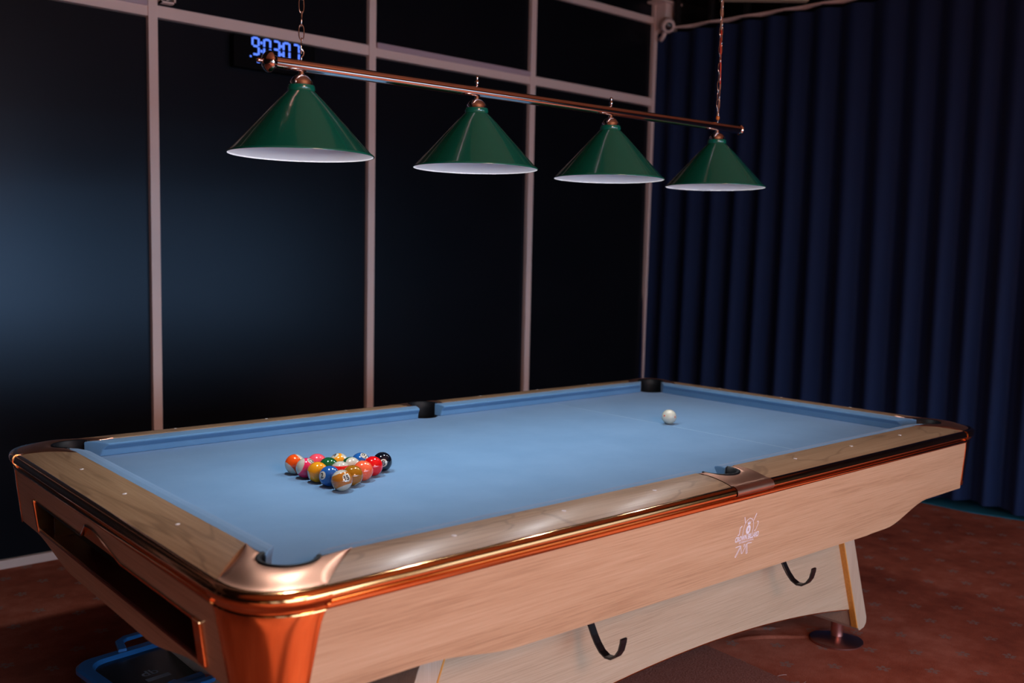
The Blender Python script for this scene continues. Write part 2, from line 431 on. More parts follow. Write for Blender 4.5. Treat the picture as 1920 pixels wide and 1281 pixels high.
# wooden rail tops: crowned section, mitred against the castings
DW = .1625
def crown(d):   # height of wood top at distance d
    k = (d-C)/(DW-C); return ZR + .0005*k - .0155*max(0, k-.25)**1.8/(.75**1.8)
def rail(fm, in0, in1, out0, out1, mat):
    rows = []; nd = 12
    for i in range(nd+1):
        d = C + (DW-C)*i/nd; k = i/nd
        u0 = in0+(out0-in0)*k; u1 = in1+(out1-in1)*k
        rows.append([fm((u0+(u1-u0)*j/30, -d, crown(d))) for j in range(31)])
    # underside
    V = [p for r in rows for p in r]; F = []
    n = 31
    for i in range(nd):
        for k in range(n-1): F.append((i*n+k, (i+1)*n+k, (i+1)*n+k+1, i*n+k+1))
    base = len(V); 
    per = [k for k in range(n)] + [i*n+n-1 for i in range(1, nd+1)] + [nd*n+k for k in range(n-2, -1, -1)] + [i*n for i in range(nd-1, 0, -1)]
    for k in per: p = V[k]; V.append((p[0], p[1], 0.004))
    m = len(per)
    for k in range(m): F.append((per[k], per[(k+1) % m], base+(k+1) % m, base+k))
    F.append(tuple(base+k for k in range(m)))
    o = mk('rail_top', V, F, mat, tb); 
    for p in o.data.polygons: p.use_smooth = len(p.vertices) == 4 and abs(p.normal.z) > .8
    o.data.set_sharp_from_angle(angle=radians(35))
    return reb(o)
def sight(x, y, mp):
    p = mp((x, y, 0)); d = -min(p[1], 0)
    o = lathe('rail_sight', [(0, .0006), (.0050, .0006), (.0056, 0), (.0056, -.002), (0, -.002)], PEARL, tb, seg=20)
    X, Y, _ = p
    dd = max(-X, -Y, X-TX, Y-TY)
    o.location = (X, Y, crown(dd)+.0002); return reb(o)
CO = -.02     # where the casting arc starts (outer end of wood)
CI = .104
SH = .083     # half width of side castings
for iy in (0, 1):
    m_ = qmap(0, iy)
    rail(m_, CI, TX/2-SH, CO, TX/2-SH, RAILX); rail(m_, TX/2+SH, TX-CI, TX/2+SH, TX-CO, RAILX)
    for x in (.3175, .635, .9525, 1.5875, 1.905, 2.2225): sight(x, -.0985, m_)
for ix in (0, 1):
    def my(p, ix=ix):
        x = p[1]; return ((TX-x) if ix else x, p[0], p[2])
    rail(my, CI, TY-CI, CO, TY-CO, RAILY)
    for y in (.3175, .635, .9525): sight(y, -.0985, my)
# copper bull-nose trim, straight runs
TP = [(.1615, .010), (.1615, .0322), (.1665, .0333), (.1725, .0322), (.1775, .0295), (.1800, .0255), (.1812, .0205), (.1820, .0160), (.1813, .0122), (.1785, .0095), (.1715, .0080),
      (.1705, .0050), (.1745, .0042), (.1780, .0020), (.1785, -.0030), (.1775, -.0070), (.1735, -.0090), (.1615, -.0090)]
def trim(fm, a, b):
    rows = [[fm((a+(b-a)*i/8, -d, z)) for d, z in TP] for i in range(9)]
    o = grid('edge_trim', rows, COPPER, tb, closed_v=True, caps=True, smooth=False)
    for p in o.data.polygons: p.use_smooth = len(p.vertices) == 4
    o.data.set_sharp_from_angle(angle=radians(50))
    reb(o)
for iy in (0, 1): trim(qmap(0, iy), CO-.006, TX-CO+.006)
for ix in (0, 1):
    def my(p, ix=ix):
        x = p[1]; return ((TX-x) if ix else x, p[0], p[2])
    trim(my, CO-.006, TY-CO+.006)
# corner castings
def lipmat(o):     # polished rounded lip, brushed top
    o.data.materials.append(COPPER)
    for p in o.data.polygons:
        if p.center.z < .0345 and max(-p.center.x, -p.center.y, p.center.x-TX, p.center.y-TY) > .06: p.material_index = 1
def corner_casting(fm):
    R = DW+CO; nA = 24
    inner = []; outer = []; wgt = []
    sq = sqrt(PR**2-(C+CC[1])**2) if C+CC[1] < PR else .05
    a_s = atan2(-C-CC[1], sq); xa = CC[0]+sq
    outer_cut = [(CI+(CO-CI)*k/6, -C+(-DW+C)*k/6) for k in range(7)]
    inner_cut = [(CI+(xa-CI)*k/6, -C) for k in range(7)]
    for a, b in zip(inner_cut, outer_cut): inner.append(a); outer.append(b); wgt.append(0)
    a0 = a_s; a1 = -pi/2-(a_s+pi)+(-pi/2)+pi/2   # symmetric about the diagonal (angle -3pi/4)
    a1 = -3*pi/2-a_s
    for k in range(nA+1):
        f = k/nA; a = a0+(a1-a0)*f
        inner.append((CC[0]+PR*cos(a), CC[1]+PR*sin(a)))
        b = -pi/2-pi/2*f
        cb, sb_ = cos(b), sin(b); outer.append((CO-R*abs(cb)**(2/2.5), CO-R*abs(sb_)**(2/2.5))); wgt.append(1)
    for a, b in list(zip(inner_cut, outer_cut))[::-1]: inner.append((a[1], a[0])); outer.append((b[1], b[0])); wgt.append(0)
    bull = [(0, .0335), (.007, .0342), (.0135, .0325), (.0180, .0292), (.0205, .0240), (.0212, .0185), (.0206, .0130), (.0185, .0080), (.0150, .0040), (.0125, .0005), (.0125, -.004)]
    rows = []
    for (ix_, iy_), (ox, oy), w_ in zip(inner, outer, wgt):
        row = [(ix_, iy_, .022), (ix_, iy_, ZR-.003)]
        for k in range(1, 9):
            f = k/9.; x = ix_+(ox-ix_)*f; y = iy_+(oy-iy_)*f
            d = C+(DW-C)*f
            z = ZR+.0035*(1-(1-min(f*3, 1))**2) if False else max(crown(C+(DW-C)*f), 0)+.0006*sin(pi*f)+.0010
            row.append((x, y, z))
        if w_:
            n_ = Vector((ox-CO, oy-CO)).normalized()
            xk = 1+.12*sin(2*atan2(abs(n_.y), abs(n_.x)))
            for dx, z in bull: row.append((ox+n_.x*dx*xk, oy+n_.y*dx*xk, z+.0006))
        else:
            d_ = max(-oy, -ox); 
            for q_, (dx, z) in enumerate(bull): row.append((ox, oy, min(z, crown(min(max(-oy,-ox), DW))+.0008)))
        rows.append([fm(p) for p in row])
    o = grid('corner_casting', rows, COPPERB, tb, smooth=True)
    lipmat(o)
    o.data.set_sharp_from_angle(angle=radians(55)); reb(o)
    # black rubber rim of the pocket
    rim = []
    for k in range(nA+1):
        a = a0+(a1-a0)*k/nA; c_, s_ = cos(a), sin(a)
        rim.append([fm((CC[0]+r_*c_, CC[1]+r_*s_, z_)) for r_, z_ in ((PR+.0015, .03), (PR+.0015, ZR+.0012), (PR-.003, ZR+.0022), (PR-.008, ZR), (PR-.009, .02), (PR-.009, -.13), (PR+.001, -.13))])
    reb(grid('pocket_liner', rim, BLACK, tb, smooth=True, closed_v=True, caps=True))
    pts = [fm((CC[0]+(PR-.001)*cos(2*pi*k/24), CC[1]+(PR-.001)*sin(2*pi*k/24), 0)) for k in range(24)]
    reb(prism('pocket_bottom', pts, -.135, -.128, BLACK, tb))
for ix in (0, 1):
    for iy in (0, 1): corner_casting(qmap(ix, iy))
# side castings
def side_casting(fm):
    n = 36; rows = []; R = SR
    xs_ = [-SH+2*SH*i/n for i in range(n+1)]
    tipa = sqrt(max(R*R-(C+SY)**2, 1e-6)) if abs(C+SY) < R else 0
    for x in xs_:
        d0 = C if abs(x) >= tipa else -SY+sqrt(max(R*R-x*x, 0))
        d0 = max(C, min(d0, DW-.01))
        row = [(TX/2+x, -d0, .02), (TX/2+x, -d0, ZR-.002)]
        for k in range(1, 9):
            d = d0+(DW-d0)*k/8.5
            row.append((TX/2+x, -d, crown(d)+.0018))
        for dx, z in ((0, .0345), (.006, .0355), (.013, .0325), (.019, .0275), (.0222, .020), (.0215, .013), (.018, .0085), (.012, .008)):
            row.append((TX/2+x, -(DW+dx), z))
        rows.append([fm(p) for p in row])
    o = grid('side_casting', rows, COPPERB, tb, smooth=True); o.data.set_sharp_from_angle(angle=radians(55)); reb(o)
    for s_ in (-1, 1):    # end faces
        xx = TX/2+s_*SH
        V = [fm((xx, -C, .0)), fm((xx, -C, ZR+.0008))] + [fm((xx, -(C+(DW-C)*k/8), crown(C+(DW-C)*k/8)+.0016)) for k in range(1, 9)] + [fm((xx, -(DW+.013), .0325)), fm((xx, -(DW+.0222), .020)), fm((xx, -(DW+.018), .0085)), fm((xx, -DW, .0))]
    rim = []
    a0 = atan2(-C-SY, -tipa); a1 = atan2(-C-SY, tipa)
    if a0 < 0: a0 += 2*pi
    a0_, a1_ = a0, 2*pi+a1 if a1 < 0 else a1+2*pi
    for k in range(29):
        a = a0_+(a1_-a0_)*k/28; c_, s2 = cos(a), sin(a)
        rim.append([fm((TX/2+r_*c_, SY+r_*s2, z_)) for r_, z_ in ((R+.0015, .03), (R+.0015, ZR+.0012), (R-.003, ZR+.0022), (R-.009, ZR), (R-.010, .02), (R-.010, -.13), (R+.001, -.13))])
    reb(grid('pocket_liner', rim, BLACK, tb, smooth=True, closed_v=True, caps=True))
    pts = [fm((TX/2+(R-.001)*cos(2*pi*k/24), SY+(R-.001)*sin(2*pi*k/24), 0)) for k in range(24)]
    reb(prism('pocket_bottom', pts, -.135, -.128, BLACK, tb))
for iy in (0, 1): side_casting(qmap(0, iy))
# aprons: slightly raked veneered boards with shaped lower edge
RK = .13; AD = .1735
def apd(z): return AD + RK*z
LS = 0.0
def zlong(x):
    base = -.2125-(x-.25)*.0185 if x < TX/2+.7 else -.2425
    e = min(x+.06, TX+.06-x)
    s = max(0, min(1, (e-.26)/.26)); s = s*s*(3-2*s)
    endz = -.183-.02*max(0, min(1, (e-.0)/.26))*0
    return endz*(1-s)+base*s
def zshort(y):
    e = min(y+.06, TY+.06-y)
    s = max(0, min(1, (e-.14)/.30)); s = s*s*(3-2*s)
    return -.168*(1-s)+(-.213)*s
def leg_in(z):     # where the copper corner leg ends along the side (distance past the pocket line); narrows downward
    k = min(1, -z/.05); return .023+.014*k*(2-k)+.13*max(0, -z-.04)
def apron(fm, LN, zf, mat, flipn, TH=.022):
    n = 90; m = 10; rows = []; V = []; F = []
    for s_ in (0, 1):
        for i in range(n+1):
            t_ = i/n
            for j in range(m+1):
                u = -.06+(LN+.12)*t_
                zb = zf(u); z = -.008+(zb+.008)*j/m
                a = -leg_in(z)-.004; b = LN+leg_in(z)+.004
                uu = a+(b-a)*t_
                zb = zf(uu); z = -.008+(zb+.008)*j/m
                V.append(fm((uu, -(apd(z)-(TH if s_ else 0)), z)))
    def id_(s_, i, j): return s_*(n+1)*(m+1)+i*(m+1)+j
    for s_ in (0, 1):
        for i in range(n):
            for j in range(m): F.append((id_(s_, i, j), id_(s_, i+1, j), id_(s_, i+1, j+1), id_(s_, i, j+1)))
    for i in range(n):
        F.append((id_(0, i, 0), id_(0, i+1, 0), id_(1, i+1, 0), id_(1, i, 0))); F.append((id_(0, i, m), id_(0, i+1, m), id_(1, i+1, m), id_(1, i, m)))
    for j in range(m):
        for i in (0, n): F.append((id_(0, i, j), id_(0, i, j+1), id_(1, i, j+1), id_(1, i, j)))
    return V, F
for iy in (0, 1):
    V, F = apron(qmap(0, iy), TX, zlong, OAKX, 0)
    o = reb(mk('apron', V, F, OAKX, tb))
# short aprons; the near one carries the ball-return slot
OPY0, OPY1, OPZ1, OPZ0 = .075, 1.135, -.070, -.150
def optop(y):   # raised notch
    pts = [(.475, OPZ1), (.56, -.048), (.635, -.030), (.695, -.032), (.745, OPZ1)]
    if y <= pts[0][0] or y >= pts[-1][0]: return OPZ1
    for (a, za), (b, zb) in zip(pts, pts[1:]):
        if a <= y <= b: return za+(zb-za)*(y-a)/(b-a)
    return OPZ1
def short_apron(ix, hole):
    def fm(p): x = p[1]; return ((TX-x) if ix else x, p[0], p[2])
    TH = .022; n = 150
    us = [i/n for i in range(n+1)]
    V = []; F = []
    def strip(ztopf, zbotf, m, ufilter=lambda a, b: True):
        for s_ in (0, 1):
            for i in range(n):
                if not ufilter(us[i], us[i+1]): continue
                for j in range(m):
                    q = []
                    for (ii, jj) in ((i, j), (i+1, j), (i+1, j+1), (i, j+1)):
                        u_ = -.06+(TY+.12)*us[ii]
                        for _ in range(2):
                            z = ztopf(u_)+(zbotf(u_)-ztopf(u_))*jj/m
                            a = -leg_in(z)-.004; b = TY+leg_in(z)+.004; u_ = a+(b-a)*us[ii]
                        q.append(fm((u_, -(apd(z)-(TH if s_ else 0)), z)))
                    base = len(V); V.extend(q); F.append((base, base+1, base+2, base+3))
    top = lambda y: -.008
    if not hole: strip(top, zshort, 10)
    else:
        f0 = (OPY0+.05)/(TY+.1); f1 = (OPY1+.05)/(TY+.1)
        f0 = min(us, key=lambda v: abs(v-f0)); f1 = min(us, key=lambda v: abs(v-f1))
        strip(top, optop, 5, lambda a, b: a >= f0-1e-9 and b <= f1+1e-9)
        strip(lambda y: OPZ0, zshort, 5, lambda a, b: a >= f0-1e-9 and b <= f1+1e-9)
        strip(top, optop, 5, lambda a, b: not (a >= f0-1e-9 and b <= f1+1e-9))
        strip(optop, lambda y: OPZ0, 5, lambda a, b: not (a >= f0-1e-9 and b <= f1+1e-9))
        strip(lambda y: OPZ0, zshort, 5, lambda a, b: not (a >= f0-1e-9 and b <= f1+1e-9))
    o = mk('apron', V, F, OAKY, tb)
    return reb(o)
short_apron(1, False); short_apron(0, True)
# ball return: copper frame + tray
def fx(d, z): return -(apd(z)-d)
rt = empty('ball_return', (0, 0, 0), tb); rt.location = -ORG
ys = [OPY0+(OPY1-OPY0)*i/80 for i in range(81)]
DP = .15
rows = []
for y in ys:
    zt = optop(y)
    rows.append([(fx(-.003, zt), y, zt+.004), (fx(-.003, zt), y, zt-.001), (fx(.0, zt), y, zt-.003), (fx(.03, zt), y, zt-.003)])
grid('top_lip', rows, COPPER, rt)
rows = [[(fx(.006, -.06), y, optop(y)-.001), (fx(.006, -.07), y, OPZ1-.002)] for y in ys if .45 < y < .77]
grid('notch_plate', rows, plain('dull_copper', (.42, .14, .045), .45, .3), rt)
rows = [[(fx(-.003, OPZ0), y, OPZ0-.005), (fx(-.004, OPZ0), y, OPZ0+.001), (fx(.0, OPZ0), y, OPZ0+.003), (fx(.10, OPZ0), y, OPZ0-.002), (fx(DP, OPZ0), y, OPZ0+.005), (fx(DP, -.07), y, OPZ1-.002), (fx(.03, -.07), y, OPZ1-.002)] for y in (OPY0, OPY1)]
TRAYM = plain('dark_copper_tray', (.10, .02, .012), .35, .4)
grid('return_tray', rows, TRAYM, rt)
for y0, y1 in ((OPY0-.034, OPY0), (OPY1-.002, OPY1+.012)):
    V = []
    for y in (y0, y1):
        for d, z in ((-.007, OPZ1+.006), (-.007, OPZ0-.006), (.05, OPZ0-.006), (.05, OPZ1+.006)): V.append((fx(d, z), y, z))
    o = mk('frame_end', V, [(0,1,2,3),(4,5,6,7),(0,1,5,4),(1,2,6,5),(2,3,7,6),(3,0,4,7)], COPPER, rt); bevel_mod(o, .003)
box('tray_divider', -.145, OPY1-.10, OPZ0+.002, -.06, OPY1-.094, OPZ1-.006, COPPER, rt)
# copper corner legs (curved shields closing the body corners)
def corner_leg(fm):
    rows = []; zs = [-.0045, -.012, -.02, -.03, -.04, -.055, -.075, -.10, -.13, -.155, -.172]
    for z in zs:
        d = apd(z)+.002; li = leg_in(z); xi = -li; c_ = xi-.003; R = d+c_
        P = []
        for k in range(3): P.append((xi+(c_-xi)*k/3, -d))
        for k in range(25):
            b = -pi/2-pi/2*k/24; P.append((c_+R*cos(b), c_+R*sin(b)))
        for k in range(2, -1, -1): P.append((-d, xi+(c_-xi)*k/3))
        rows.append([fm((p[0], p[1], z if z > -.17 else z)) for p in P])
    o = grid('corner_leg', rows, COPPER, tb, smooth=True)
    so = o.modifiers.new('thickness', 'SOLIDIFY'); so.thickness = .004; so.offset = -1
    reb(o)
for ix in (0, 1):
    for iy in (0, 1): corner_leg(qmap(ix, iy))
# underframe, base with arched panels, raked slabs, feet
reb(box('underframe', -.10, -.10, -.172, TX+.10, TY+.10, -.150, plain('dark_underside', (.05, .03, .022), .8), tb))
PY0, PY1 = .065, TY-.065
def zarch(x): k = (x-TX/2)/.965; return -.525-.092*k*k
def xin(z): return 2.148+(-z-.33)*.375
def arch_panel(y0, y1):
    n = 40; m = 6; V = []; F = []
    for s_, y in ((0, y0), (1, y1)):
        for i in range(n+1):
            for j in range(m+1):
                t_ = i/n
                zb = zarch(TX/2+(t_-.5)*1.94)
                z = -.171+(zb+.171)*j/m; a = TX-xin(z); b = xin(z)
                x = a+(b-a)*t_; zb = zarch(x); z = -.171+(zb+.171)*j/m
                V.append((x, y, z))
    def id_(s_, i, j): return s_*(n+1)*(m+1)+i*(m+1)+j
    for s_ in (0, 1):
        for i in range(n):
            for j in range(m): F.append((id_(s_, i, j), id_(s_, i+1, j), id_(s_, i+1, j+1), id_(s_, i, j+1)))
    for i in range(n): F.append((id_(0, i, m), id_(0, i+1, m), id_(1, i+1, m), id_(1, i, m)))
    for j in range(m):
        for i in (0, n): F.append((id_(0, i, j), id_(0, i, j+1), id_(1, i, j+1), id_(1, i, j)))
    o = reb(mk('base_panel', V, F, OAKP, tb))
    tube('panel_edging', [(TX/2+(i/30-.5)*1.93, (y0+y1)/2+(y0-y1)*.0, zarch(TX/2+(i/30-.5)*1.93)-.001) for i in range(31)], 0, COPPER, o, flat=(abs(y1-y0)+.002, .003, (0, 1, 0)))
arch_panel(PY0, PY0+.02); arch_panel(PY1, PY1-.02)
def slab(sgn):
    def X(x): return x if sgn > 0 else TX-x
    y0, y1 = .045, TY-.045; V = []; T = .068
    pr = [(xin(-.171), -.171), (xin(-.69), -.69), (xin(-.705)+.008, -.705), (xin(-.70)+T-.026, -.700), (xin(-.69)+T-.008, -.686), (xin(-.67)+T, -.665), (xin(-.171)+T, -.171)]
    n = len(pr)
    for y in (y0, y1):
        for x, z in pr: V.append((X(x), y, z))
    F = [tuple(range(n)), tuple(range(n, 2*n))] + [(i, (i+1) % n, n+(i+1) % n, n+i) for i in range(n)]
    o = mk('leg_slab', V, F, OAKZ, tb); bevel_mod(o, .003); reb(o)
    # orange-stained edge band on the inner corner
    tube('edge_band', [(X(xin(z)-.002), y0+.011, z) for z in (-.172, -.30, -.45, -.60, -.69)], 0, wood('stained_edge', (.55, .20, .03), (.72, .30, .05), (.80, .36, .08), 'z', .35), o, flat=(.024, .005, (0, 1, 0)))
    for y in (.15, TY-.15):
        fxx = X(2.328)
        f = lathe('levelling_foot', [(0, 0), (.088, 0), (.095, .003), (.095, .008), (.088, .012), (.045, .019), (.030, .022), (.0225, .024), (.0225, .092), (0, .092)], copper_mat('foot_copper', (.62, .33, .30), .28), tb, seg=48)
        f.location = (fxx, y, -H); f.data.set_sharp_from_angle(angle=radians(40)); reb(f)
slab(1); slab(-1)
# hooks
for xh in (.842, 1.702):
    pts = [(xh, .060, -.20), (xh, .035, -.235), (xh, .012, -.285), (xh, .002, -.306), (xh, -.012, -.330), (xh, -.024, -.347), (xh, -.040, -.363), (xh, -.058, -.371), (xh, -.076, -.369), (xh, -.092, -.357), (xh, -.103, -.340), (xh, -.109, -.318), (xh, -.110, -.308)]
    hk = tube('cue_hook', pts, 0, BLACKM, tb, flat=(.022, .006, (1, 0, 0)))
    hk['label'] = 'black J-shaped metal hook under the apron'
    reb(hk)
    box('hook_plate', xh-.014, .052, -.215, xh+.014, .0655, -.176, BLACKM, hk)
# logo printed on the long apron
lx, lz = 1.273, -.113
def LP(u, v, off=.0006):     # u right, v up in logo units of 0.11 m
    z = lz+v*.112; return (lx+u*.108, -(apd(z)+off), z)
def stroke(segs, wd, V, F):
    V = []; F = []
    for a, b in segs:
        a = Vector(a); b = Vector(b); d = (b-a); 
        if d.length == 0: continue
        n_ = Vector((-d.y, d.x)).normalized()*wd/2
        e_ = d.normalized()*wd*.4; base = len(V); V += [LP(*(a+n_-e_)), LP(*(b+n_+e_)), LP(*(b-n_+e_)), LP(*(a-n_-e_))]; F.append((base, base+1, base+2, base+3))
    reb(mk('logo_print', V, F, PRINT, tb, fix=False))
def poly(P, V, F): reb(mk('logo_print', [LP(*p) for p in P], [tuple(range(len(P)))], PRINT, tb, fix=False))
V = []; F = []
pl_ = lambda P: list(zip(P, P[1:]))
stroke(pl_([(-.21, .03), (-.21, .15), (-.19, .28), (-.12, .38), (0, .43), (.12, .38), (.19, .28), (.21, .15), (.20, .03)]), .018, V, F)
el = [(.0+.095*cos(2*pi*k/28), .14+.115*sin(2*pi*k/28)) for k in range(28)]
poly(el, V, F)
reb(mk('logo_print', [LP(*p) for p in ((-.075, .36), (-.055, .27), (.055, .27), (.075, .36), (.028, .305), (0, .37), (-.028, .305))], [(0, 1, 6), (6, 1, 2, 4), (4, 2, 3), (6, 4, 5)], PRINT, tb, fix=False))
stroke([((-.172, .34), (-.228, .48))], .026, V, F); stroke([((.182, .345), (.262, .50))], .026, V, F)
stroke(pl_([(-.41, .06), (-.36, .07), (-.36, .24), (-.30, .27)]), .028, V, F)
stroke(pl_([(.28, .06), (.33, .07), (.40, .22), (.40, .28), (.34, .29)]), .022, V, F)
stroke(pl_([(-.42, -.245), (-.25, -.235), (-.21, -.25), (-.135, -.45), (-.10, -.45), (.03, -.24), (.08, -.225), (.24, -.235)]), .02, V, F)
stroke(pl_([(-.20, -.26), (-.36, -.50), (-.40, -.49), (-.235, -.26)]), .018, V, F); stroke(pl_([(.055, -.25), (.12, -.48), (.07, -.49), (.02, -.27)]), .018, V, F)
stroke([((-.09, -.22), (-.05, -.29)), ((-.05, -.22), (-.09, -.29)), ((-.02, -.25), (-.06, -.25))], .014, V, F)
def text_mesh(s, size, bold=.02):
    cu = bpy.data.curves.new('t', 'FONT'); cu.body = s; cu.size = size; cu.align_x = 'CENTER'; cu.align_y = 'CENTER'; cu.offset = bold*size; cu.resolution_u = 3
    ob = bpy.data.objects.new('t', cu); COL.objects.link(ob)
    dg = bpy.context.evaluated_depsgraph_get(); dg.update()
    me = bpy.data.meshes.new_from_object(ob.evaluated_get(dg)); bpy.data.objects.remove(ob); bpy.data.curves.remove(cu)
    return me
def put_text(name, s, size, sx, fn, mat, parent, sub=0, bold=.02):
    me = text_mesh(s, size, bold)
    if sub:
        bm = bmesh.new(); bm.from_mesh(me); bmesh.ops.triangulate(bm, faces=bm.faces)
        for _ in range(2):
            L_ = [e for e in bm.edges if e.calc_length() > sub]
            if L_: bmesh.ops.subdivide_edges(bm, edges=L_, cuts=2); bmesh.ops.triangulate(bm, faces=[f for f in bm.faces if len(f.verts) > 3])
        bm.to_mesh(me); bm.free()
    xs_ = [v.co.x for v in me.vertices]; w_ = max(xs_)-min(xs_); mid = (max(xs_)+min(xs_))/2
    ysz = [v.co.y for v in me.vertices]; my_ = (max(ysz)+min(ysz))/2
    for v in me.vertices:
        u = (v.co.x-mid)*(sx/w_ if sx else 1); v.co = Vector(fn(u, v.co.y-my_))
    me.materials.clear(); me.materials.append(mat)
    me.name = name
    return link(bpy.data.objects.new(name, me), parent)
reb(put_text('logo_lettering', 'CROWN BILLARD', .18, 1.0, lambda u, v: LP(u, -.045+v, .0008), PRINT, tb, 0, .035))
reb(put_text('logo_lettering', 'INTERNATIONAL', .065, .62, lambda u, v: LP(u, -.155+v, .0008), PRINT, tb))
o = put_text('logo_lettering', '8', .13, None, lambda u, v: LP(u, .14+v, .0011), OAKX, tb); reb(o)

# ---------------------------------------------------------------- balls
BR = .0279
camv = cam.location
def ball_mat(name, c, stripe):
    m, nt, b = new(name)
    tc = N(nt, 'ShaderNodeTexCoord'); sp = N(nt, 'ShaderNodeSeparateXYZ'); nt.links.new(tc.outputs['Object'], sp.inputs[0])
    b.inputs['Roughness'].default_value = .055; b.inputs['Coat Weight'].default_value = .6; b.inputs['Coat Roughness'].default_value = .02
    if stripe:
        a = N(nt, 'ShaderNodeMath', operation='ABSOLUTE'); nt.links.new(sp.outputs[2], a.inputs[0])
        l = N(nt, 'ShaderNodeMath', operation='LESS_THAN'); l.inputs[1].default_value = BR*.6; nt.links.new(a.outputs[0], l.inputs[0])
        mx = N(nt, 'ShaderNodeMixRGB'); mx.inputs[1].default_value = (.50, .51, .43, 1); mx.inputs[2].default_value = (*c, 1)
        nt.links.new(l.outputs[0], mx.inputs[0]); nt.links.new(mx.outputs[0], b.inputs['Base Color'])
    else: b.inputs['Base Color'].default_value = (*c, 1)
    return m
IVORY = plain('ivory_resin', (.56, .57, .47), .06, 0, .4)
INK = plain('ball_ink', (.01, .012, .03), .3)
prof = [(BR*sin(pi*i/32), -BR*cos(pi*i/32)) for i in range(33)]
def frame(center):
    f = (camv-Vector(center)).normalized()
    r = Vector((0, 0, 1)).cross(f).normalized(); u = f.cross(r)
    return r, u, f
def make_ball(name, center, color, num, stripe, disc, pole, twist, label, group):
    center = Vector(center); r, u, f = frame(center)
    D = (r*disc[0]+u*disc[1]+f*disc[2]).normalized(); Pw = (r*pole[0]+u*pole[1]+f*pole[2])
    Pw = (Pw-D*Pw.dot(D)).normalized()
    X = D; Z = Pw; Y = Z.cross(X)
    M3 = Matrix((X, Y, Z)).transposed()
    o = lathe(name, prof, ball_mat(name+'_resin_%d' % num, color, stripe) if num else IVORY, None, seg=48)
    tag(o, label, 'ball', group)
    o.matrix_world = Matrix.Translation(center) @ M3.to_4x4()
    def cap(sign, ang, off, nm, mat, par):
        V = [(sign*(BR+off), 0, 0)]; F = []
        for k in range(3):
            aa = ang*(k+1)/3
            for j in range(24):
                th = 2*pi*j/24; V.append((sign*(BR+off)*cos(aa), (BR+off)*sin(aa)*cos(th), (BR+off)*sin(aa)*sin(th)))
        for j in range(24):
            F.append((0, 1+j, 1+(j+1) % 24))
            for k in range(2): F.append((1+k*24+j, 1+k*24+(j+1) % 24, 1+(k+1)*24+(j+1) % 24, 1+(k+1)*24+j))
        return mk(nm, V, F, mat, par, smooth=True)
    if num:
        for sign in (1,):
            c_ = cap(sign, .41, .00012, 'number_disc', IVORY, o)
            tw = twist
            def fn(a, b_, sign=sign):
                a2 = a*cos(tw)-b_*sin(tw); b2 = a*sin(tw)+b_*cos(tw)
                y = a2*sign; z = b2; rr = BR+.0003
                return (sign*sqrt(max(rr*rr-y*y-z*z, 0)), y, z)
            put_text('numeral', str(num), .0205 if num < 10 else .0178, None, fn, INK, c_, .002, .03)
    else:
        for ax in ((1, 0, 0), (-1, 0, 0), (0, 1, 0), (0, -1, 0), (0, 0, 1), (0, 0, -1)):
            a = Vector(ax); b1 = a.orthogonal().normalized(); b2 = a.cross(b1)
            V = [tuple(a*(BR+.0002))]+[tuple((a*cos(.115)+(b1*cos(t_)+b2*sin(t_))*sin(.115))*(BR+.0002)) for t_ in [2*pi*j/14 for j in range(14)]]
            mk('red_dot', V, [(0, 1+j, 1+(j+1) % 14) for j in range(14)], plain('red_dot', (.7, .03, .02), .25), o, fix=False)
    return o
A_ = Vector((.417, .511)); B_ = Vector((.412, .7545)); C_ = Vector((.626, .6365))
def bp(i, j):   # i steps toward the black ball, j steps toward 13
    return A_ + (C_-A_)*i/4 + (B_-A_)*j/4
OR = (.80, .16, .02)
